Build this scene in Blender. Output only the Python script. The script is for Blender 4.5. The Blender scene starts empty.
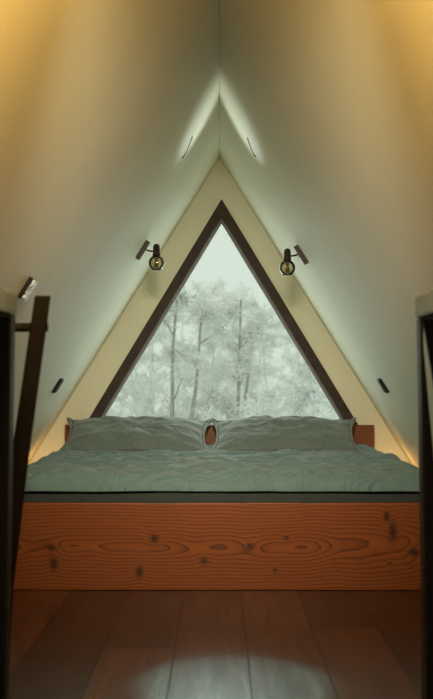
import bpy, bmesh, math, random
from mathutils import Vector, Matrix, noise

C = bpy.context.scene.collection
PI = math.pi

# ------------------------------------------------------------------ helpers
def link(o, parent=None):
    C.objects.link(o)
    if parent is not None:
        o.parent = parent
    return o

def obj(name, bm, mat, parent=None, smooth=False, bevel=0.0):
    me = bpy.data.meshes.new(name)
    bmesh.ops.recalc_face_normals(bm, faces=bm.faces)
    bm.to_mesh(me); bm.free()
    if mat: me.materials.append(mat)
    if smooth:
        for p in me.polygons: p.use_smooth = True
    o = bpy.data.objects.new(name, me)
    link(o, parent)
    if bevel > 0:
        m = o.modifiers.new('bevel', 'BEVEL'); m.width = bevel; m.segments = 2; m.limit_method = 'ANGLE'
    return o

def thing(name, label, cat, loc=(0, 0, 0), group=None, rot=(0, 0, 0)):
    o = bpy.data.objects.new(name, None); link(o)
    o.empty_display_size = 0.05
    o.location = loc; o.rotation_euler = rot
    o['label'] = label; o['category'] = cat
    if group: o['group'] = group
    return o

def tag(o, label, cat, group=None):
    o['label'] = label; o['category'] = cat
    if group: o['group'] = group
    return o

def struct(name, bm, mat, parent=None, bevel=0.0):
    o = obj(name, bm, mat, parent, bevel=bevel)
    if parent is None: o['kind'] = 'structure'
    return o

def add_box(bm, x0, x1, y0, y1, z0, z1):
    v = [bm.verts.new(p) for p in ((x0,y0,z0),(x1,y0,z0),(x1,y1,z0),(x0,y1,z0),(x0,y0,z1),(x1,y0,z1),(x1,y1,z1),(x0,y1,z1))]
    for f in ((0,3,2,1),(4,5,6,7),(0,1,5,4),(1,2,6,5),(2,3,7,6),(3,0,4,7)):
        bm.faces.new([v[i] for i in f])
    return v

def add_obox(bm, c, ax, ay, az, lx, ly, lz):
    """box centred at c with half axes along unit vectors ax, ay, az"""
    c = Vector(c); v = []
    for k in (-1, 1):
        for (i, j) in ((-1,-1),(1,-1),(1,1),(-1,1)):
            v.append(bm.verts.new(c + ax*(i*lx/2) + ay*(j*ly/2) + az*(k*lz/2)))
    for f in ((0,3,2,1),(4,5,6,7),(0,1,5,4),(1,2,6,5),(2,3,7,6),(3,0,4,7)):
        bm.faces.new([v[i] for i in f])

def add_tube(bm, pts, rad, seg=10, cap=True):
    pts = [Vector(p) for p in pts]
    rings = []
    for i, p in enumerate(pts):
        a = pts[max(i-1, 0)]; b = pts[min(i+1, len(pts)-1)]
        d = (b - a).normalized()
        h = Vector((0, 0, 1)) if abs(d.z) < 0.9 else Vector((1, 0, 0))
        u = d.cross(h).normalized(); w = d.cross(u)
        r = rad[i] if isinstance(rad, (list, tuple)) else rad
        rings.append([bm.verts.new(p + (u*math.cos(2*PI*k/seg) + w*math.sin(2*PI*k/seg))*r) for k in range(seg)])
    for a, b in zip(rings, rings[1:]):
        for k in range(seg):
            bm.faces.new((a[k], a[(k+1) % seg], b[(k+1) % seg], b[k]))
    if cap:
        bm.faces.new(rings[0][::-1]); bm.faces.new(rings[-1])

def add_lathe(bm, prof, c=(0, 0, 0), seg=28):
    """profile [(r,z)] turned about the vertical through c"""
    c = Vector(c); rings = []
    for r, z in prof:
        if r < 1e-6: rings.append([bm.verts.new(c + Vector((0, 0, z)))])
        else: rings.append([bm.verts.new(c + Vector((r*math.cos(2*PI*k/seg), r*math.sin(2*PI*k/seg), z))) for k in range(seg)])
    for a, b in zip(rings, rings[1:]):
        if len(a) == 1 and len(b) == 1: continue
        for k in range(seg):
            if len(a) == 1: bm.faces.new((a[0], b[(k+1) % seg], b[k]))
            elif len(b) == 1: bm.faces.new((a[k], a[(k+1) % seg], b[0]))
            else: bm.faces.new((a[k], a[(k+1) % seg], b[(k+1) % seg], b[k]))

def add_prism(bm, poly, y0, y1):
    """polygon in x,z extruded from y0 to y1"""
    a = [bm.verts.new((x, y0, z)) for x, z in poly]
    b = [bm.verts.new((x, y1, z)) for x, z in poly]
    n = len(poly)
    bm.faces.new(a); bm.faces.new(b[::-1])
    for i in range(n): bm.faces.new((a[i], b[i], b[(i+1) % n], a[(i+1) % n]))

# ------------------------------------------------------------------ materials
def new_mat(name):
    m = bpy.data.materials.new(name); m.use_nodes = True
    nt = m.node_tree
    return m, nt, nt.nodes['Principled BSDF']

def N(nt, t, **kw):
    n = nt.nodes.new(t)
    for k, v in kw.items():
        if k.startswith('_'): n.inputs[k[1:].replace('_', ' ')].default_value = v
        else: setattr(n, k, v)
    return n

def L(nt, a, b): nt.links.new(a, b)

def ramp(nt, fac, stops, interp='LINEAR'):
    r = nt.nodes.new('ShaderNodeValToRGB'); cr = r.color_ramp; cr.interpolation = interp
    cr.elements[0].position = stops[0][0]; cr.elements[0].color = (*stops[0][1], 1)
    cr.elements[1].position = stops[-1][0]; cr.elements[1].color = (*stops[-1][1], 1)
    for p, c in stops[1:-1]:
        e = cr.elements.new(p); e.color = (*c, 1)
    L(nt, fac, r.inputs[0]); return r.outputs[0]

def math_n(nt, op, a, b=None, c=None):
    n = nt.nodes.new('ShaderNodeMath'); n.operation = op
    for i, v in enumerate((a, b, c)):
        if v is None: continue
        if isinstance(v, (int, float)): n.inputs[i].default_value = v
        else: L(nt, v, n.inputs[i])
    return n.outputs[0]

def noisy(name, col, rough, var=0.06, scale=12.0, bump=0.0, bscale=80.0, metal=0.0, spec=0.5, sheen=0.0):
    m, nt, p = new_mat(name)
    tc = N(nt, 'ShaderNodeTexCoord')
    nz = N(nt, 'ShaderNodeTexNoise', _Scale=scale, _Detail=5.0)
    L(nt, tc.outputs['Object'], nz.inputs['Vector'])
    c0 = tuple(max(0, x*(1-var)) for x in col); c1 = tuple(min(1, x*(1+var)) for x in col)
    L(nt, ramp(nt, nz.outputs[0], [(0.3, c0), (0.7, c1)]), p.inputs['Base Color'])
    p.inputs['Roughness'].default_value = rough; p.inputs['Metallic'].default_value = metal
    p.inputs['Specular IOR Level'].default_value = spec
    if sheen: p.inputs['Sheen Weight'].default_value = sheen
    if bump:
        n2 = N(nt, 'ShaderNodeTexNoise', _Scale=bscale, _Detail=4.0)
        L(nt, tc.outputs['Object'], n2.inputs['Vector'])
        b = N(nt, 'ShaderNodeBump', _Strength=bump, _Distance=0.004)
        L(nt, n2.outputs[0], b.inputs['Height']); L(nt, b.outputs[0], p.inputs['Normal'])
    return m

M = {}
M['roof'] = noisy('satin_offwhite_paint', (0.775, 0.755, 0.585), 0.62, 0.025, 3.0, 0.03, 30.0, spec=0.3)
M['wall'] = noisy('matt_offwhite_paint', (0.73, 0.735, 0.62), 0.7, 0.02, 4.0, 0.04, 40.0, spec=0.25)
M['frame'] = noisy('dark_brown_window_wood', (0.042, 0.029, 0.025), 0.5, 0.25, 30.0, 0.05, 60.0, spec=0.15)
M['bead'] = noisy('grey_glazing_bead', (0.30, 0.29, 0.25), 0.45, 0.05)
M['gasket'] = noisy('black_rubber_gasket', (0.012, 0.012, 0.012), 0.6, 0.1)
M['black'] = noisy('black_painted_wood', (0.008, 0.008, 0.008), 0.5, 0.2, 20.0, spec=0.15)
M['chair'] = noisy('dark_stained_chair_wood', (0.007, 0.006, 0.0055), 0.42, 0.25, 25.0, 0.04, 60.0, spec=0.12)
M['bronze'] = noisy('dark_bronze_metal', (0.026, 0.014, 0.010), 0.45, 0.2, 40.0, spec=0.3)
M['plastic'] = noisy('black_switch_plastic', (0.008, 0.007, 0.006), 0.5, 0.2, 40.0, spec=0.15)
M['rocker'] = noisy('dark_brown_rocker_plastic', (0.016, 0.011, 0.010), 0.5, 0.1, 40.0, spec=0.2)
M['duvet'] = noisy('grey_green_cotton', (0.118, 0.200, 0.222), 0.75, 0.06, 9.0, 0.12, 260.0, spec=0.3, sheen=0.15)
M['pillow'] = noisy('grey_cotton_pillowcase', (0.122, 0.162, 0.162), 0.75, 0.06, 11.0, 0.12, 260.0, spec=0.3, sheen=0.15)
def creases(m, sx, sy, strength, dist):
    nt = m.node_tree; p = nt.nodes['Principled BSDF']
    tc = N(nt, 'ShaderNodeTexCoord'); mp = N(nt, 'ShaderNodeMapping'); mp.inputs['Scale'].default_value = (sx, sy, 2.0)
    L(nt, tc.outputs['Object'], mp.inputs['Vector'])
    nz = N(nt, 'ShaderNodeTexNoise', _Scale=1.0, _Detail=3.0, _Distortion=1.6); L(nt, mp.outputs[0], nz.inputs['Vector'])
    rd = math_n(nt, 'ABSOLUTE', math_n(nt, 'SUBTRACT', nz.outputs[0], 0.5))
    old = p.inputs['Normal'].links[0].from_socket
    b = N(nt, 'ShaderNodeBump', _Strength=strength, _Distance=dist)
    L(nt, rd, b.inputs['Height']); L(nt, old, b.inputs['Normal']); L(nt, b.outputs[0], p.inputs['Normal'])
creases(M['duvet'], 3.5, 8.0, 0.8, 0.07)
creases(M['pillow'], 7.0, 6.0, 0.6, 0.04)
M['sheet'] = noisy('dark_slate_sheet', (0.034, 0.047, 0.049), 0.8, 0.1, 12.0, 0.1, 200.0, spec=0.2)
M['brace'] = noisy('pale_wood', (0.42, 0.37, 0.28), 0.5, 0.08, 20.0)
M['snow'] = noisy('snow', (0.80, 0.82, 0.80), 0.8, 0.03, 0.5)
M['bark'] = noisy('frosted_bark', (0.30, 0.30, 0.27), 0.9, 0.3, 6.0)
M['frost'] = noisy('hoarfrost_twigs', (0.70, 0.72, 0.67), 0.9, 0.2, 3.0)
M['whitefrost'] = noisy('snowy_twigs', (0.80, 0.82, 0.80), 0.9, 0.15, 3.0)
M['cable'] = noisy('dark_cable', (0.10, 0.085, 0.06), 0.5, 0.1)

# grey stone-look laminate
def mat_laminate():
    m, nt, p = new_mat('grey_stone_laminate')
    tc = N(nt, 'ShaderNodeTexCoord')
    a = N(nt, 'ShaderNodeTexNoise', _Scale=14.0, _Detail=8.0, _Roughness=0.7)
    L(nt, tc.outputs['Object'], a.inputs['Vector'])
    L(nt, ramp(nt, a.outputs[0], [(0.3, (0.065, 0.09, 0.105)), (0.55, (0.092, 0.125, 0.15)), (0.75, (0.125, 0.16, 0.19))]), p.inputs['Base Color'])
    p.inputs['Roughness'].default_value = 0.5
    return m
M['laminate'] = mat_laminate()

# mottled silver plate
def mat_mottled():
    m, nt, p = new_mat('mottled_silver')
    tc = N(nt, 'ShaderNodeTexCoord')
    v = N(nt, 'ShaderNodeTexVoronoi', _Scale=110.0)
    L(nt, tc.outputs['Object'], v.inputs['Vector'])
    L(nt, ramp(nt, v.outputs['Color'], [(0.25, (0.07, 0.07, 0.065)), (0.45, (0.25, 0.27, 0.28)), (0.7, (0.60, 0.65, 0.68))]), p.inputs['Base Color'])
    p.inputs['Roughness'].default_value = 0.4; p.inputs['Metallic'].default_value = 0.0
    return m
M['mottled'] = mat_mottled()

# walnut laminate planks running along the room
def mat_floor():
    m, nt, p = new_mat('walnut_planks')
    tc = N(nt, 'ShaderNodeTexCoord'); sx = N(nt, 'ShaderNodeSeparateXYZ')
    L(nt, tc.outputs['Object'], sx.inputs[0])
    x, y = sx.outputs[0], sx.outputs[1]
    W = 0.2165; LEN = 1.25
    u = math_n(nt, 'DIVIDE', math_n(nt, 'SUBTRACT', x, 0.0827), W)
    row = math_n(nt, 'FLOOR', u); fu = math_n(nt, 'FRACT', u)
    off = math_n(nt, 'FRACT', math_n(nt, 'MULTIPLY', math_n(nt, 'SINE', math_n(nt, 'MULTIPLY', row, 12.9898)), 43.758))
    vv = math_n(nt, 'ADD', math_n(nt, 'DIVIDE', y, LEN), off)
    pl = math_n(nt, 'FLOOR', vv); fv = math_n(nt, 'FRACT', vv)
    pid = math_n(nt, 'ADD', math_n(nt, 'MULTIPLY', row, 7.13), math_n(nt, 'MULTIPLY', pl, 3.77))
    wn = N(nt, 'ShaderNodeTexWhiteNoise', noise_dimensions='1D'); L(nt, pid, wn.inputs['W'])
    # grain
    cb = N(nt, 'ShaderNodeCombineXYZ')
    L(nt, math_n(nt, 'MULTIPLY', x, 28.0), cb.inputs[0]); L(nt, math_n(nt, 'MULTIPLY', y, 2.2), cb.inputs[1])
    L(nt, math_n(nt, 'MULTIPLY', pid, 1.7), cb.inputs[2])
    g = N(nt, 'ShaderNodeTexNoise', _Scale=1.0, _Detail=7.0, _Roughness=0.7, _Distortion=0.8)
    L(nt, cb.outputs[0], g.inputs['Vector'])
    base = ramp(nt, g.outputs[0], [(0.28, (0.034, 0.011, 0.006)), (0.5, (0.080, 0.026, 0.012)), (0.75, (0.145, 0.050, 0.023))])
    hs = N(nt, 'ShaderNodeHueSaturation')
    L(nt, base, hs.inputs['Color'])
    L(nt, math_n(nt, 'ADD', math_n(nt, 'MULTIPLY', wn.outputs[0], 0.95), 0.55), hs.inputs['Value'])
    # seams
    du = math_n(nt, 'MULTIPLY', math_n(nt, 'MINIMUM', fu, math_n(nt, 'SUBTRACT', 1.0, fu)), W)
    dv = math_n(nt, 'MULTIPLY', math_n(nt, 'MINIMUM', fv, math_n(nt, 'SUBTRACT', 1.0, fv)), LEN)
    d = math_n(nt, 'MINIMUM', du, dv)
    sm = N(nt, 'ShaderNodeMapRange'); L(nt, d, sm.inputs[0]); sm.inputs[1].default_value = 0.0018; sm.inputs[2].default_value = 0.0042
    mx = N(nt, 'ShaderNodeMix', data_type='RGBA'); L(nt, sm.outputs[0], mx.inputs[0])
    mx.inputs[6].default_value = (0.008, 0.005, 0.004, 1); L(nt, hs.outputs[0], mx.inputs[7])
    L(nt, mx.outputs[2], p.inputs['Base Color'])
    p.inputs['Roughness'].default_value = 0.26
    p.inputs['Specular IOR Level'].default_value = 0.2
    b = N(nt, 'ShaderNodeBump', _Strength=0.35, _Distance=0.002)
    L(nt, math_n(nt, 'MULTIPLY', g.outputs[0], 0.12), b.inputs['Height'])
    L(nt, b.outputs[0], p.inputs['Normal'])
    return m
M['floor'] = mat_floor()

# larch plank with cathedral grain and knots; object x along the board, z up the board
def mat_larch(name, knots, tone=1.0, zc=0.165):
    m, nt, p = new_mat(name)
    tc = N(nt, 'ShaderNodeTexCoord'); sx = N(nt, 'ShaderNodeSeparateXYZ')
    L(nt, tc.outputs['Object'], sx.inputs[0]); x, z = sx.outputs[0], sx.outputs[2]
    cb = N(nt, 'ShaderNodeCombineXYZ'); L(nt, math_n(nt, 'MULTIPLY', x, 1.9), cb.inputs[0]); L(nt, math_n(nt, 'MULTIPLY', z, 2.0), cb.inputs[2])
    n1 = N(nt, 'ShaderNodeTexNoise', _Scale=1.0, _Detail=2.0); L(nt, cb.outputs[0], n1.inputs['Vector'])
    depth = math_n(nt, 'MULTIPLY', math_n(nt, 'ADD', n1.outputs[0], -0.30), 0.22)
    dz = math_n(nt, 'SUBTRACT', z, zc)
    r = math_n(nt, 'SQRT', math_n(nt, 'ADD', math_n(nt, 'MULTIPLY', dz, dz), math_n(nt, 'MULTIPLY', depth, depth)))
    dark = None
    for (kx, kz, rx, rz, amp) in knots:
        ax = math_n(nt, 'DIVIDE', math_n(nt, 'SUBTRACT', x, kx), rx); az = math_n(nt, 'DIVIDE', math_n(nt, 'SUBTRACT', z, kz), rz)
        q = math_n(nt, 'ADD', math_n(nt, 'MULTIPLY', ax, ax), math_n(nt, 'MULTIPLY', az, az))
        e = math_n(nt, 'POWER', 2.718, math_n(nt, 'MULTIPLY', q, -0.35))
        r = math_n(nt, 'ADD', r, math_n(nt, 'MULTIPLY', e, amp*0.012))
        e2 = math_n(nt, 'MULTIPLY', math_n(nt, 'POWER', 2.718, math_n(nt, 'MULTIPLY', q, -1.7)), amp*1.5)
        dark = e2 if dark is None else math_n(nt, 'MAXIMUM', dark, e2)
    cf = N(nt, 'ShaderNodeCombineXYZ'); L(nt, math_n(nt, 'MULTIPLY', x, 6.0), cf.inputs[0]); L(nt, math_n(nt, 'MULTIPLY', z, 160.0), cf.inputs[2])
    nf = N(nt, 'ShaderNodeTexNoise', _Scale=1.0, _Detail=4.0); L(nt, cf.outputs[0], nf.inputs['Vector'])
    rr = math_n(nt, 'ADD', r, math_n(nt, 'MULTIPLY', nf.outputs[0], 0.004))
    s = math_n(nt, 'FRACT', math_n(nt, 'MULTIPLY', rr, 78.0))
    c = lambda a, b, d: (a*tone, b*tone, d*tone)
    ring = ramp(nt, s, [(0.0, c(0.38, 0.108, 0.022)), (0.6, c(0.31, 0.082, 0.017)), (0.9, c(0.15, 0.038, 0.010)), (1.0, c(0.36, 0.10, 0.02))])
    # mix a broader tone
    hs = N(nt, 'ShaderNodeHueSaturation'); L(nt, ring, hs.inputs['Color'])
    L(nt, math_n(nt, 'ADD', math_n(nt, 'MULTIPLY', nf.outputs[0], 0.35), 0.82), hs.inputs['Value'])
    out = hs.outputs[0]
    if dark is not None:
        mx = N(nt, 'ShaderNodeMix', data_type='RGBA'); mx.clamp_factor = True
        L(nt, dark, mx.inputs[0]); L(nt, out, mx.inputs[6]); mx.inputs[7].default_value = (0.045, 0.014, 0.008, 1)
        out = mx.outputs[2]
    L(nt, out, p.inputs['Base Color'])
    p.inputs['Roughness'].default_value = 0.42; p.inputs['Specular IOR Level'].default_value = 0.4
    b = N(nt, 'ShaderNodeBump', _Strength=0.15, _Distance=0.002)
    L(nt, s, b.inputs['Height']); L(nt, b.outputs[0], p.inputs['Normal'])
    return m

# glass that lets light straight through, with a clear-coat like reflection
def mat_glass(name, tint, gloss):
    m, nt, p = new_mat(name)
    nt.nodes.remove(p)
    out = nt.nodes['Material Output']
    t = N(nt, 'ShaderNodeBsdfTransparent'); t.inputs[0].default_value = (*tint, 1)
    g = N(nt, 'ShaderNodeBsdfGlossy'); g.inputs['Roughness'].default_value = 0.03
    f = N(nt, 'ShaderNodeFresnel', _IOR=1.45)
    mx = N(nt, 'ShaderNodeMixShader')
    L(nt, math_n(nt, 'MINIMUM', math_n(nt, 'MULTIPLY', f.outputs[0], gloss), 1.0), mx.inputs[0])
    L(nt, t.outputs[0], mx.inputs[1]); L(nt, g.outputs[0], mx.inputs[2]); L(nt, mx.outputs[0], out.inputs[0])
    return m
M['glass'] = mat_glass('window_glass', (0.97, 0.99, 0.97), 0.002)
M['smoked'] = mat_glass('smoked_amber_glass', (0.965, 0.94, 0.83), 1.6)
M['bulb'] = noisy('dull_bulb', (0.10, 0.08, 0.05), 0.2, 0.1)

# ------------------------------------------------------------------ room dimensions
RIDGE = 2.08; SL = 1.613                       # roof ridge height, roof slope (rise over run)
ANG = math.atan(SL)
YW = 6.55                                       # window wall
YB = -1.6                                       # wall behind the camera
HALF = RIDGE/SL

bm = bmesh.new(); add_box(bm, -HALF-0.1, HALF+0.1, YB-0.15, YW+0.2, -0.1, 0.0)
struct('floor', bm, M['floor'])

def roof(name, s):
    # slab of the A-frame, inner face on the slope
    bm = bmesh.new()
    t = 0.14
    nx, nz = s*math.sin(ANG), math.cos(ANG)
    g = 0.0003
    a = (s*(HALF+0.12), RIDGE-(HALF+0.12)*SL); b = (s*g, RIDGE-g*SL)
    add_prism(bm, [a, b, (b[0]+nx*t, b[1]+nz*t), (a[0]+nx*t, a[1]+nz*t)], YB-0.15, YW+0.2)
    struct(name, bm, M['roof'])
roof('wall_left', -1); roof('wall_right', 1)
bm = bmesh.new(); add_prism(bm, [(-0.13, RIDGE+0.02), (0, RIDGE+0.012), (0.13, RIDGE+0.02), (0.16, RIDGE+0.09), (0, RIDGE+0.2), (-0.16, RIDGE+0.09)], YB-0.15, YW+0.2)
struct('trim_1', bm, M['frame'])

# window wall with a triangular opening
WA, WB, WS = 1.845, 0.49, 1.660                 # window apex, bottom, slope
WANG = math.atan(WS)
def tri(d):
    a = WA - d/math.cos(WANG); b = WB + d
    return [(0.012-(a-b)/WS, b), (0.012+(a-b)/WS, b), (0.012, a)]
def add_ring(bm, o, i, y0, y1):
    V = [[bm.verts.new((x, y, z)) for x, z in t] for t in (o, i) for y in (y0, y1)]
    oa, ob, ia, ib = V
    for k in range(3):
        j = (k+1) % 3
        bm.faces.new((oa[k], oa[j], ia[j], ia[k])); bm.faces.new((ob[k], ib[k], ib[j], ob[j]))
        bm.faces.new((oa[k], ob[k], ob[j], oa[j])); bm.faces.new((ia[k], ia[j], ib[j], ib[k]))
bm = bmesh.new()
e = 0.05
add_ring(bm, [(-HALF-e, -e*SL+0.0), (HALF+e, -e*SL+0.0), (0, RIDGE)], tri(0.004), YW, YW+0.18)
struct('wall_back', bm, M['wall'])
bm = bmesh.new(); add_prism(bm, [(-HALF-e, -0.05), (HALF+e, -0.05), (0, RIDGE)], YB-0.1, YB)
struct('wall_front', bm, M['wall'])

win = bpy.data.objects.new('window_1', None); link(win); win.location = (0, YW, WB); win['kind'] = 'structure'
def wpart(name, bm, mat, bevel=0):
    bmesh.ops.translate(bm, verts=bm.verts, vec=(0, -YW, -WB))
    return obj(name, bm, mat, win, bevel=bevel)
bm = bmesh.new(); add_ring(bm, tri(0), tri(0.054), YW-0.012, YW+0.10); fr = wpart('window_frame', bm, M['frame'], 0.002)
bm = bmesh.new(); add_ring(bm, tri(0.054), tri(0.057), YW+0.020, YW+0.09); wpart('gasket', bm, M['gasket'])
bm = bmesh.new(); add_ring(bm, tri(0.057), tri(0.063), YW+0.028, YW+0.09); wpart('glazing_bead', bm, M['bead'])
bm = bmesh.new(); add_ring(bm, tri(0.063), tri(0.067), YW+0.036, YW+0.09); wpart('gasket', bm, M['gasket'])
bm = bmesh.new(); add_prism(bm, tri(0.060), YW+0.055, YW+0.061); wpart('glass_pane', bm, M['glass'])

# ------------------------------------------------------------------ bed
FY = 4.44                                       # front face of the bed
HW = 0.87
def kpos(px, py): return ((px-219.5)/259.0, 0.8-(py-382)/259.0)
kn = []
for px, py, rx, rz, a in ((52,547,.022,.016,.8),(54.5,563,.020,.030,.9),(140,571,.016,.026,.9),(154.5,538,.018,.018,.9),(204,560,.018,.016,.8),
                          (250,545,.018,.014,.8),(275,569,.012,.010,.7),(286,537,.012,.010,.8),(386,516,.014,.022,1.0),(392,530,.018,.045,.85),(413,551,.026,.016,.9),(389,563,.008,.008,.6)):
    kx, kz = kpos(px, py); kn.append((kx, kz, rx, rz, a))
M['larch'] = mat_larch('larch_board', kn, 0.62, 0.165)
M['larch_plain'] = mat_larch('larch_headboard', [], 0.5, 0.30)

bed = thing('bed_frame', 'low double bed frame of orange-brown knotty larch boards on the plank floor', 'bed', (0, FY, 0))
def bpart(name, bm, mat, bevel=0.003):
    bmesh.ops.translate(bm, verts=bm.verts, vec=(0, -FY, 0))
    return obj(name, bm, mat, bed, bevel=bevel)
bm = bmesh.new(); add_box(bm, -HW, HW, FY, FY+0.036, 0.001, 0.334); bpart('footboard', bm, M['larch'])
bm = bmesh.new(); add_box(bm, -HW, HW, 6.474, 6.510, 0.001, 0.558); bpart('headboard', bm, M['larch_plain']).__setitem__('label', 'darker red-brown headboard')
for s in (-1, 1):
    bm = bmesh.new(); add_box(bm, s*HW, s*(HW-0.03), FY+0.036, 6.474, 0.001, 0.334); bpart('side_rail', bm, M['larch_plain'])
bm = bmesh.new(); add_box(bm, -HW+0.03, HW-0.03, FY+0.036, 6.474, 0.10, 0.16); bpart('slat_base', bm, M['larch_plain'])

# mattress
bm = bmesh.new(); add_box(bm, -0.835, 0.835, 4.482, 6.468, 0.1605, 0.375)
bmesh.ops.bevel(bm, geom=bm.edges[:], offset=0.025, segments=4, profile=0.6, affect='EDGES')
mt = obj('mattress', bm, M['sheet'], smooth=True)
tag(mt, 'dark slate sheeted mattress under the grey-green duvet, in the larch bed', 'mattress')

def fbm(x, y, z=0.0): return noise.noise(Vector((x, y, z)))
def ridged(x, y, z=0.0): return 1.0 - abs(noise.noise(Vector((x, y, z))))*2.0

# duvet
def duvet():
    bm = bmesh.new()
    nx, ny = 220, 200
    x0, x1, y0, y1 = -0.875, 0.875, 4.462, 6.466
    top = []; bot = []
    for j in range(ny+1):
        for i in range(nx+1):
            # denser rows near the front and the sides
            tj = j/ny; ti = i/nx
            y = y0 + (y1-y0)*(tj**1.35)
            x = x0 + (x1-x0)*(0.5 - 0.5*math.cos(PI*ti)) if False else x0 + (x1-x0)*ti
            df = y - y0; ds = min(x-x0, x1-x); db = y1 - y
            r = 0.085
            def rnd(d, r): 
                q = min(max(d/r, 0), 1); return math.sqrt(max(0.0, 1-(1-q)**2))
            k = rnd(df, r)*rnd(ds, 0.12)*rnd(db, 0.03)
            sag = 0.0
            h = 0.052
            w = (0.006*fbm(x*2.1+3, y*4.5) + 0.010*fbm(x*4.0, y*11.0+x*3.0, 4.1)
                 + 0.010*max(0, ridged(x*2.6+y*1.2, y*8.5-x*1.4, 9.0)-0.45)*1.6
                 + 0.006*max(0, ridged(x*7.0-y*2.5, y*9.0+x*2.2, 2.0)-0.3)
                 + 0.0030*fbm(x*16, y*30, 1.0))
            z = 0.381 + h*k + 1.9*w*min(1, k*1.2)
            # front hem bulges out a little in places
            bulge = 0.012*fbm(x*3.0, 7.7)*(1-min(1, df/0.15)) + 0.006*fbm(x*9.0, 1.7)*(1-min(1, df/0.1))
            top.append(bm.verts.new((x, y+bulge, z)))
            bot.append(bm.verts.new((x, y+bulge, 0.3765 + 0.003*fbm(x*5, 3.3))))
    W = nx+1
    for j in range(ny):
        for i in range(nx):
            a = j*W+i
            bm.faces.new((top[a], top[a+1], top[a+W+1], top[a+W]))
            bm.faces.new((bot[a], bot[a+W], bot[a+W+1], bot[a+1]))
    rim = [i for i in range(nx)] + [j*W+nx for j in range(ny)] + [ny*W+i for i in range(nx, 0, -1)] + [j*W for j in range(ny, 0, -1)]
    for k in range(len(rim)):
        a, b = rim[k], rim[(k+1) % len(rim)]
        bm.faces.new((top[a], bot[a], bot[b], top[b]))
    return obj('duvet', bm, M['duvet'], smooth=True)
tag(duvet(), 'wrinkled grey-green cotton duvet spread over the double bed', 'duvet')

# pillows
def pillow(label, loc, rot, seed, lx=0.370, ly=0.24, th=0.070):
    root = thing('pillow', label, 'pillow', loc, 'two grey pillows at the headboard', rot)
    bm = bmesh.new(); n = 72; m_ = 52
    def outline(u, v):
        # pulled-in sides, pointed corners
        x = lx*u*(1 - 0.045*(1-u*u)*0 - 0.05*(1-abs(v)**2.2)*abs(u)**3)
        y = ly*v*(1 - 0.06*(1-abs(u)**2.2)*abs(v)**3)
        return x, y
    T = []; B = []
    for j in range(m_+1):
        for i in range(n+1):
            u = -1+2*i/n; v = -1+2*j/m_
            x, y = outline(u, v)
            t = (max(0, 1-abs(u)**2.6)**0.72)*(max(0, 1-abs(v)**2.8)**0.60)
            # seam puckers near the edge, folds from the corners
            ed = 1-max(abs(u), abs(v))
            w = 0.010*fbm(x*9+seed, y*13)*t + 0.010*max(0, ridged(x*7+y*9+seed, y*11-x*5, seed)-0.4)*t
            w += 0.006*math.sin((x*46 if abs(v) > abs(u) else y*52)+seed)*math.exp(-ed*9)*min(1, ed*14)
            ang = math.atan2(y*1.4, x)
            w += 0.008*fbm(ang*5+seed, 2.0+seed, math.hypot(x, y)*3)*t
            lump = 1 + 0.13*fbm(x*3+seed*2, y*3, seed)
            T.append(bm.verts.new((x, y, th*t*lump + 1.5*w)))
            if 0 < i < n and 0 < j < m_: B.append(bm.verts.new((x, y, -th*0.75*t - 0.001)))
            else: B.append(T[-1])
    W = n+1
    for j in range(m_):
        for i in range(n):
            a = j*W+i
            bm.faces.new((T[a], T[a+1], T[a+W+1], T[a+W]))
            q = (B[a], B[a+W], B[a+W+1], B[a+1])
            if len(set(q)) == 4 and not all(v in T for v in q):
                bm.faces.new(q)
    obj('pillow_body', bm, M['pillow'], root, smooth=True)
    # flat flange round the seam
    bm = bmesh.new()
    rim = []
    for i in range(n): rim.append((-1+2*i/n, -1))
    for j in range(m_): rim.append((1, -1+2*j/m_))
    for i in range(n, 0, -1): rim.append((-1+2*i/n, 1))
    for j in range(m_, 0, -1): rim.append((-1, -1+2*j/m_))
    rings = []
    for q in (0.0, 0.5, 1.0):
        R = []
        for k, (u, v) in enumerate(rim):
            x, y = outline(u, v)
            x2, y2 = x*(1+0.032*q/lx*0.36*(1 if abs(u) > .999 else abs(u))), y*(1+0.05*q*0.85*(1 if abs(v) > .999 else abs(v)))
            x2 = x + (x/lx)*0.034*q*abs(u)**6*(0.35+0.65*abs(v)**4); y2 = y + (y/ly)*0.034*q*abs(v)**6
            zz = q*(0.008*fbm(x*9+seed, y*9, 3.0) - 0.004)
            if abs(u) > 0.97 and abs(v) > 0.97: zz += 0.012*q
            R.append((x2, y2, zz))
        rings.append(R)
    up = [[bm.verts.new((a, b, c+0.0022)) for a, b, c in R] for R in rings]
    dn = [[bm.verts.new((a, b, c-0.0022)) for a, b, c in R] for R in rings]
    K = len(rim)
    for k in range(K):
        l = (k+1) % K
        for q in range(2):
            bm.faces.new((up[q][k], up[q][l], up[q+1][l], up[q+1][k])); bm.faces.new((dn[q][k], dn[q+1][k], dn[q+1][l], dn[q][l]))
        bm.faces.new((up[2][k], up[2][l], dn[2][l], dn[2][k])); bm.faces.new((up[0][k], dn[0][k], dn[0][l], up[0][l]))
    obj('flange', bm, M['pillow'], root, smooth=True)
    return root
pillow('grey cotton pillow in front of the left half of the larch headboard', (-0.441, 6.13, 0.512), (math.radians(17), math.radians(0.5), math.radians(1)), 1.3)
pillow('grey cotton pillow in front of the right half of the larch headboard', (0.345, 6.13, 0.512), (math.radians(17), math.radians(-0.5), math.radians(-2)), 5.9)

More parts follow.
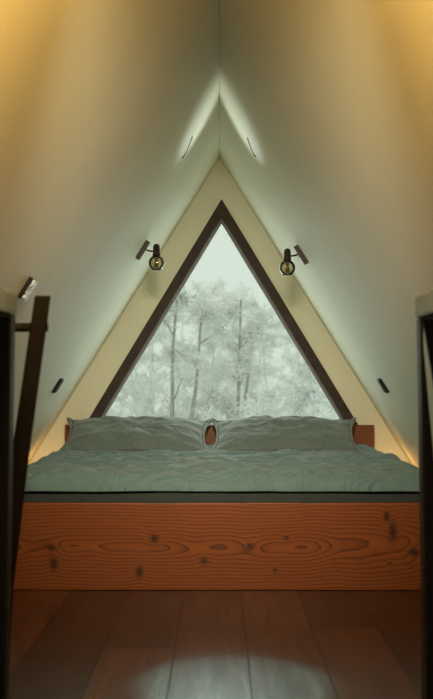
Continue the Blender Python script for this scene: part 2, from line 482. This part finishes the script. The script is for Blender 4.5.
# ------------------------------------------------------------------ fittings on the sloping walls
def slope(s, z, off=0.0):
    """point on the inner slope (s = -1 left, 1 right) lifted off the surface"""
    u = Vector((-s*math.cos(ANG), 0, math.sin(ANG))); n = Vector((-s*math.sin(ANG), 0, -math.cos(ANG)))
    return Vector((s*(RIDGE-z)/SL, 0, z)) + n*off, u, n
YV = Vector((0, 1, 0))

def sconce(s, y, z, label):
    p, u, n = slope(s, z); p.y = y
    root = thing('wall_sconce', label, 'wall lamp', p, 'spot lamps on the sloping walls')
    bm = bmesh.new(); add_obox(bm, n*0.0105, u, YV, n, 0.104, 0.032, 0.020); obj('wall_plate', bm, M['bronze'], root, bevel=0.002)
    bm = bmesh.new(); add_tube(bm, [n*0.021, n*0.0245], 0.004, 10); obj('screw', bm, M['bead'], root)
    cap = Vector((-s*0.076, -0.02, -0.004))
    a = n*0.018 + u*0.012
    bm = bmesh.new(); add_tube(bm, [a, a + n*0.012, Vector((-s*0.055, -0.015, -0.012)), cap + Vector((s*0.010, 0, -0.006))], 0.0045, 10); obj('arm', bm, M['bronze'], root, smooth=True)
    bm = bmesh.new()
    prof = [(0.0, 0.029), (0.008, 0.0275), (0.014, 0.022), (0.0165, 0.012), (0.0165, -0.018), (0.0190, -0.020), (0.0190, -0.034), (0.0, -0.034)]
    add_lathe(bm, prof, cap); obj('lamp_holder', bm, M['bronze'], root, smooth=True, bevel=0)
    g = cap + Vector((0, 0, -0.066))
    bm = bmesh.new(); R = 0.039
    prof = []
    for k in range(0, 17):
        t = math.radians(28 + k*(180-28-36)/16); prof.append((R*math.sin(t), R*math.cos(t)))
    inner = [(r*0.95, z*0.95) for r, z in prof[::-1]]
    add_lathe(bm, prof + inner, g, 32); obj('glass_shade', bm, M['smoked'], root, smooth=True)
    bm = bmesh.new()
    add_lathe(bm, [(0.0, 0.030), (0.009, 0.030), (0.009, 0.012), (0.005, 0.010), (0.010, -0.004), (0.012, -0.014), (0.009, -0.022), (0.0, -0.025)], g, 20)
    b = obj('bulb', bm, M['bulb'], root, smooth=True); b['label'] = 'dull brown unlit bulb'
    bm = bmesh.new(); add_lathe(bm, [(0.0210, -0.0305), (0.0242, -0.0305), (0.0242, -0.0345), (0.0210, -0.0345), (0.0210, -0.0305)], g, 28); obj('shade_rim', bm, M['bronze'], root, smooth=False)
    return root
sconce(-1, 5.67, 1.456, 'dark bronze spot lamp with smoked glass globe on the left sloping wall')
sconce(1, 5.60, 1.425, 'dark bronze spot lamp with smoked glass globe on the right sloping wall')

def switch(s, y, z, label):
    p, u, n = slope(s, z); p.y = y
    root = thing('light_switch', label, 'switch', p, 'black switches beside the bed')
    bm = bmesh.new(); add_obox(bm, n*0.0065, u, YV, n, 0.080, 0.080, 0.012); obj('switch_plate', bm, M['plastic'], root, bevel=0.002)
    for k in (-1, 1):
        bm = bmesh.new(); add_obox(bm, n*0.0135 + u*(k*0.017), u, YV, n, 0.031, 0.055, 0.004); obj('rocker', bm, M['rocker'], root, bevel=0.001)
switch(-1, 5.68, 0.785, 'small black switch low on the left sloping wall, near the bed')
switch(1, 5.62, 0.785, 'small black switch low on the right sloping wall, near the bed')

p, u, n = slope(-1, 0.8+(382-287)/1150*3.59); p.y = 3.59
root = thing('wall_socket', 'black plate with mottled silver face on left sloping wall above the dark chair', 'socket', p)
bm = bmesh.new(); add_obox(bm, n*0.0075, u, YV, n, 0.074, 0.055, 0.014); obj('socket_plate', bm, M['plastic'], root, bevel=0.0015)
bm = bmesh.new(); add_obox(bm, n*0.019, u, YV, n, 0.070, 0.052, 0.009); f_ = obj('socket_face', bm, M['mottled'], root, bevel=0.001); f_['label'] = 'mottled silver face'

# short cable ends poking from the slopes near the ridge
def cable(s, pts, label):
    bm = bmesh.new(); P = []
    for (y, z, off) in pts:
        q, u, n = slope(s, z, off); q.y = y; P.append(q)
    add_tube(bm, P, [0.0022]*(len(P)-1)+[0.0035], 6)
    tag(obj('cable_end', bm, M['cable'], smooth=True), label, 'cable', 'cable ends near the ridge')
cable(-1, [(5.05, 1.885, 0.0022), (5.07, 1.86, 0.006), (5.10, 1.835, 0.008), (5.12, 1.812, 0.007), (5.12, 1.803, 0.004)], 'thin dark cable end on the left sloping wall up near the ridge')
cable(1, [(5.05, 1.879, 0.0022), (5.07, 1.86, 0.006), (5.10, 1.84, 0.008), (5.13, 1.822, 0.007), (5.13, 1.812, 0.004)], 'thin dark cable end on the right sloping wall up near the ridge')

# ------------------------------------------------------------------ tables in the foreground
def table(s, label, yfar, xin, ynear=0.9, depth=0.30):
    root = thing('side_table', label, 'table', (s*(xin+depth/2), (yfar+ynear)/2, 0), 'high narrow grey-topped tables')
    o = Vector(root.location)
    def part(name, bm, mat, bevel=0.003):
        bmesh.ops.translate(bm, verts=bm.verts, vec=-o); return obj(name, bm, mat, root, bevel=bevel)
    bm = bmesh.new(); add_box(bm, *(sorted((s*xin, s*(xin+depth)))), ynear, yfar, 0.910, 0.949); part('table_top', bm, M['laminate'], 0.006)
    for yy in (yfar-0.012, ynear+0.05):
        for xx in (xin+0.0005, xin+depth-0.020):
            bm = bmesh.new(); v = add_box(bm, *(sorted((s*xx, s*(xx+0.0055)))), yy-0.038, yy, 0.0, 0.9095)
            for q in v[:4]: q.co.x += s*0.010
            part('leg', bm, M['black'], 0.002)
    bm = bmesh.new()
    if s < 0: poly = [(xin+0.008, .06), (xin+.278, .06), (xin+.278, .909), (xin+0.008, .909)]
    else: poly = [(xin+.0065, .06), (xin+.278, .06), (xin+.278, .909), (xin+.0100, .909), (xin+.0690, .545), (xin+.0385, .545), (xin+.0068, .905)]
    add_prism(bm, [(s*x, z) for x, z in poly], yfar-0.022, yfar-0.012); part('end_panel', bm, M['black'], 0)
table(-1, 'high narrow table with grey stone-look top and black legs at the left edge', 1.93, 0.340)
table(1, 'high narrow table with grey stone-look top and black legs at the right edge', 2.00, 0.340)

# ------------------------------------------------------------------ chair, its raked back towards the middle of the room
chair = thing('dining_chair', 'dark stained wooden chair with raked back posts beside the left table', 'chair', (-0.470, 2.26, 0), rot=(0, 0, math.radians(9.5)))
def bar(name, pts, w, d, mat=None):
    """rectangular bar through points: w across x, d along y"""
    bm = bmesh.new(); rings = []
    for p in pts:
        x, y, z = p[:3]
        ww = p[3] if len(p) > 3 else w
        rings.append([bm.verts.new((x+i*ww/2, y+j*d/2, z)) for i, j in ((-1,-1),(1,-1),(1,1),(-1,1))])
    for a, b in zip(rings, rings[1:]):
        for k in range(4): bm.faces.new((a[k], a[(k+1) % 4], b[(k+1) % 4], b[k]))
    bm.faces.new(rings[0][::-1]); bm.faces.new(rings[-1])
    return obj(name, bm, mat or M['chair'], chair, bevel=0.003)
hw = 0.19
for sy in (-1, 1):
    bar('back_post', [(0.040, sy*hw, 0.0, .026), (0.042, sy*hw, 0.22, .030), (0.050, sy*hw, 0.42, .034), (0.078, sy*hw, 0.66, .032), (0.118, sy*hw, 0.957, .029)], 0.03, 0.024)
    bar('front_leg', [(-0.36, sy*hw, 0.0, .026), (-0.36, sy*hw, 0.655, .030)], 0.03, 0.024)
    if sy > 0: continue
    bm = bmesh.new(); add_tube(bm, [(0.112, sy*hw, 0.901), (-0.10, sy*hw, 0.893), (-0.375, sy*hw, 0.66)] if False else [(0.128, sy*hw, 0.900), (0.0, sy*hw, 0.897), (-0.10, sy*hw, 0.88), (-0.36, sy*hw, 0.655)], 0.0085, 10)
    obj('armrest', bm, M['chair'], chair, smooth=True)
bm = bmesh.new(); add_box(bm, -0.385, 0.03, -hw-0.005, hw+0.005, 0.425, 0.452); obj('seat', bm, M['chair'], chair, bevel=0.006)
for z, x in ((0.55, 0.066), (0.72, 0.087), (0.90, 0.110)):
    bm = bmesh.new(); add_box(bm, x-0.008, x+0.008, -hw, hw, z-(0.008 if z > 0.8 else 0.03), z+(0.008 if z > 0.8 else 0.03)); obj('back_slat', bm, M['chair'], chair, bevel=0.003)
for sy in (-1, 1):
    bm = bmesh.new(); add_box(bm, -0.36, 0.04, sy*hw-0.009, sy*hw+0.009, 0.19, 0.22); obj('stretcher', bm, M['chair'], chair, bevel=0.002)

# ------------------------------------------------------------------ outside: snowy ground and frosted trees
GZ = -2.8
bm = bmesh.new(); add_box(bm, -40, 40, 8.5, 70, GZ-0.3, GZ)
struct('ground', bm, M['snow'])

def mat_haze():
    m, nt, p = new_mat('mist'); nt.nodes.remove(p)
    v = N(nt, 'ShaderNodeVolumeScatter', _Density=0.019)
    v.inputs['Color'].default_value = (0.97, 1.0, 0.97, 1)
    L(nt, v.outputs[0], nt.nodes['Material Output'].inputs['Volume'])
    return m
bm = bmesh.new(); add_box(bm, -30, 30, 10.0, 65, GZ, 14)
mist = obj('mist', bm, mat_haze()); tag(mist, 'thin pale winter mist hanging in the wood beyond the window', 'mist'); mist['kind'] = 'stuff'

def grow(rng, height, spread, levels, fork=False, droop=0.0, lean=0.0):
    """returns a wood mesh (trunk, limbs) and a twig mesh, base at the origin"""
    wood = bmesh.new(); twig = bmesh.new()
    def quadstrip(bm, pts, r):
        add_tube(bm, pts, r, 4 if r[0] > 0.02 else 3, cap=False)
    def frost(p, d, size, count):
        for _ in range(count):
            dd = Vector((rng.gauss(0, 1), rng.gauss(0, 1), rng.gauss(0.1, 0.8))).normalized()
            q = p + d*rng.uniform(-0.5, 0.5)*size
            ln = size*rng.uniform(0.35, 1.0)
            e = q + dd*ln
            w = dd.cross(Vector((rng.gauss(0, 1), rng.gauss(0, 1), rng.gauss(0, 1)))).normalized()*rng.uniform(0.004, 0.009)
            m1 = (q+e)/2 + Vector((0, 0, -0.03*ln))
            a = twig.verts.new(q+w); b = twig.verts.new(q-w); c = twig.verts.new(m1-w*1.2); d2 = twig.verts.new(m1+w*1.2); t = twig.verts.new(e)
            twig.faces.new((a, b, c, d2)); twig.faces.new((d2, c, t))
    def branch(p, d, ln, r, lev):
        n = 4; pts = [p]; q = p.copy(); dd = d.copy()
        for i in range(n):
            dd = (dd + Vector((rng.gauss(0, .13), rng.gauss(0, .13), rng.gauss(0.03-droop*(levels-lev)*0.3, .10)))).normalized()
            q = q + dd*(ln/n); pts.append(q.copy())
        quadstrip(wood if r > 0.009 else twig, pts, [r*(1-0.55*i/n) for i in range(n+1)])
        if lev <= 0:
            for k in range(1, n+1): frost(pts[k], dd, 0.22, 8)
            return
        kids = 6 if lev > 1 else 5
        for k in range(kids):
            t = rng.uniform(0.3, 1.0); i = min(n-1, int(t*n)); b = pts[i].lerp(pts[i+1], t*n-i)
            side = Vector((rng.gauss(0, 1), rng.gauss(0, 1), rng.gauss(0.1, 0.5))).normalized()
            nd = (dd*0.55 + side*0.8 + Vector((0, 0, 0.12-droop))).normalized()
            branch(b, nd, ln*rng.uniform(0.38, 0.62), r*0.5*(1-0.3*t), lev-1)
        frost(pts[-1], dd, 0.3, 3)
    def trunk(p, d, ln, r):
        n = 10; pts = [p]; q = p.copy(); dd = d.copy()
        for i in range(n):
            dd = (dd + Vector((rng.gauss(0, .035), rng.gauss(0, .035), 0.03))).normalized(); q = q+dd*(ln/n); pts.append(q.copy())
        rad = [r*(1-0.85*i/n)+0.006 for i in range(n+1)]
        add_tube(wood, pts, rad, 7, cap=False)
        for k in range(int(ln*3.6)):
            t = rng.uniform(0.16, 0.99); i = min(n-1, int(t*n)); b = pts[i].lerp(pts[i+1], t*n-i)
            a = rng.uniform(0, 2*PI); up = rng.uniform(0.25, 0.95)
            nd = Vector((math.cos(a), math.sin(a), up)).normalized()
            branch(b, nd, spread*(1.05-0.7*t)*rng.uniform(0.6, 1.1), rad[i]*0.42+0.004, levels)
    trunk(Vector((0, 0, 0)), Vector((lean, 0, 1)).normalized(), height, 0.011*height)
    if fork:
        trunk(Vector((lean*height*0.3+0.02, 0, height*0.30)), Vector((0.07, 0.04, 1)).normalized(), height*0.62, 0.009*height)
    return wood, twig

def make_tree(name, label, seed, loc, height, spread, levels, mats, group=None, rot=0.0, **kw):
    rng = random.Random(seed)
    root = thing(name, label, 'tree', loc, group, (0, 0, rot))
    w, t = grow(rng, height, spread, levels, **kw)
    obj('trunk', w, mats[0], root); obj('twigs', t, mats[1], root)
    return root

def dup(root, loc, rz, sc, label=None):
    r = root.copy(); C.objects.link(r); r.location = loc; r.rotation_euler = (0, 0, rz); r.scale = (sc, sc, sc)
    if label: r['label'] = label
    for ch in list(root.children):
        c = ch.copy(); C.objects.link(c); c.parent = r
    return r

def at(px, y): return (px-219.5)/1150.0*y
fork_tree = make_tree('frosted_tree', 'tall dark forked tree left of the middle of the window', 11, (at(181, 17), 17, GZ), 5.1, 1.0, 1, (M['bark'], M['frost']), fork=True)
bush = make_tree('snowy_shrub', 'white snow-laden low tree at the lower right of the window', 23, (at(275, 13), 13, GZ), 3.35, 1.25, 1, (M['frost'], M['whitefrost']), droop=0.12)
dup(bush, (at(325, 14), 14.0, GZ), 2.1, 0.92, 'white snow-laden low tree in the right corner of the window')
dup(bush, (at(238, 15), 15.5, GZ), 4.0, 0.90, 'white snow-laden low tree just right of the gap between the pillows')
stem_tree = make_tree('frosted_tree', 'dark slim-stemmed frosted tree right of the middle of the window', 5, (at(232, 18), 18, GZ), 4.9, 0.95, 1, (M['bark'], M['frost']), fork=True, lean=0.01)
SHARED = 'pale frosted tree in the misty wood beyond the window'
GRP = 'pale frosted trees of the misty wood'
protos = []
for k, (sd, hh, sp) in enumerate(((31, 6.0, 1.35), (47, 6.6, 1.6), (59, 5.6, 1.5))):
    protos.append((sd, hh, sp))
spots = [(135, 22, 0, .80), (158, 24, 1, .80), (203, 23, 2, .95), (262, 21, 0, .88), (292, 24, 1, .78), (318, 23, 2, .72), (118, 20, 2, .66), (246, 27, 1, .90), (181, 28, 0, 1.02), (222, 31, 1, .98),
         (149, 33, 2, 1.10), (276, 32, 0, 1.08), (308, 34, 1, .95), (200, 37, 2, 1.25), (250, 38, 0, 1.2), (125, 30, 0, .85), (340, 28, 2, .75), (170, 40, 1, 1.12), (228, 42, 2, 1.3), (290, 42, 1, 1.1)]
made = {}
rng = random.Random(3)
for (px, y, k, sc) in spots:
    sc *= 0.92
    loc = (at(px, y), y, GZ)
    if k not in made:
        sd, hh, sp = protos[k]
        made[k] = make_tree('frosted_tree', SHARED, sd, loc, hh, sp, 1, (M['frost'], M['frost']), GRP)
        made[k].scale = (sc, sc, sc)
    else:
        dup(made[k], loc, rng.uniform(0, 6.28), sc)

# ------------------------------------------------------------------ light
w = bpy.data.worlds.new('overcast'); bpy.context.scene.world = w; w.use_nodes = True
bg = w.node_tree.nodes['Background']
bg.inputs[0].default_value = (0.60, 0.66, 0.595, 1); bg.inputs[1].default_value = 1.3

def area(name, loc, rot, sx, sy, power, col):
    l = bpy.data.lights.new(name, 'AREA'); l.shape = 'RECTANGLE'; l.size = sx; l.size_y = sy; l.energy = power; l.color = col
    o = bpy.data.objects.new(name, l); link(o); o.location = loc; o.rotation_euler = rot; return o
area('daylight_boost', (0, YW+0.17, 1.05), (math.radians(-90), 0, 0), 1.9, 1.7, 24.0, (0.88, 1.0, 0.98))  # added lamp just outside the glass, strengthens the daylight
area('rear_fill', (0, YB+0.1, 0.75), (math.radians(90), 0, 0), 1.3, 1.0, 5.0, (1.0, 0.80, 0.50))  # added unseen fill behind the camera, lifts the ambient light

def point(name, loc, power, col, r=0.05):
    l = bpy.data.lights.new(name, 'POINT'); l.energy = power; l.color = col; l.shadow_soft_size = r
    o = bpy.data.objects.new(name, l); link(o); o.location = loc; return o
WARM = (1.0, 0.58, 0.17)
point('lit_spot_lamp', (-0.30, 1.50, 1.43), 14.0, WARM)
point('lit_spot_lamp', (0.30, 1.50, 1.43), 14.0, WARM)

def spot(name, loc, aim, power, col, ang, blend, r=0.06):
    l = bpy.data.lights.new(name, 'SPOT'); l.energy = power; l.color = col; l.shadow_soft_size = r
    l.spot_size = math.radians(ang); l.spot_blend = blend
    o = bpy.data.objects.new(name, l); link(o); o.location = loc
    o.rotation_euler = (Vector(aim)-Vector(loc)).to_track_quat('-Z', 'Y').to_euler(); return o
a_ = area('bed_fill', (0, 1.9, 1.62), (0, 0, 0), 0.3, 0.2, 7.5, (1.0, 0.84, 0.56)); a_.data.spread = math.radians(50)  # added unseen fill without a fixture, aimed at bed and window wall
a_.rotation_euler = (Vector((0, 6.5, 0.25))-Vector((0, 1.9, 1.62))).to_track_quat('-Z', 'Y').to_euler()
# added unseen warm lamps low by the headboard ends, tinting the wall
for sg in (-1, 1):
    point('low_wall_fill', (sg*0.965, 6.36, 0.31), 0.7, (1.0, 0.55, 0.18), 0.06)
# added unseen spot makes the cool pool on the floor before the bed
spot('floor_pool_fill', (0.045, 2.1, 1.50), (0.040, 3.04, 0.0), 720.0, (0.085, 0.56, 1.0), 19.0, 0.5, 0.02)
# added spots above the unlit wall lamps throw soft patches beside the ridge
for sg, yy, zz in ((-1, 5.65, 1.53), (1, 5.58, 1.50)):
    spot('ridge_streak_fill', (sg*0.27, yy, zz), (-sg*0.092, 5.02, RIDGE-0.092*SL), 17.0, (0.84, 0.97, 1.0), 30, 1.0, 0.04)

# ------------------------------------------------------------------ camera
cam = bpy.data.cameras.new('camera'); co = bpy.data.objects.new('camera', cam); link(co)
F = 1150.0
cam.sensor_fit = 'VERTICAL'; cam.sensor_height = 36.0; cam.lens = F/699*36.0
co.location = (0, 0, 0.8)
co.rotation_euler = (PI/2 + math.atan(32.5/F), 0, 3.0/F)
cam.clip_end = 300
cam.dof.use_dof = True; cam.dof.focus_distance = 5.6; cam.dof.aperture_fstop = 8.0
sc = bpy.context.scene; sc.camera = co
sc.cycles.volume_bounces = 3; sc.cycles.max_bounces = 12; sc.cycles.diffuse_bounces = 6; sc.cycles.transparent_max_bounces = 16
sc.view_settings.view_transform = 'Standard'; sc.view_settings.look = 'None'; sc.view_settings.gamma = 1.0
sc.view_settings.use_curve_mapping = False; sc.view_settings.exposure = 0.0
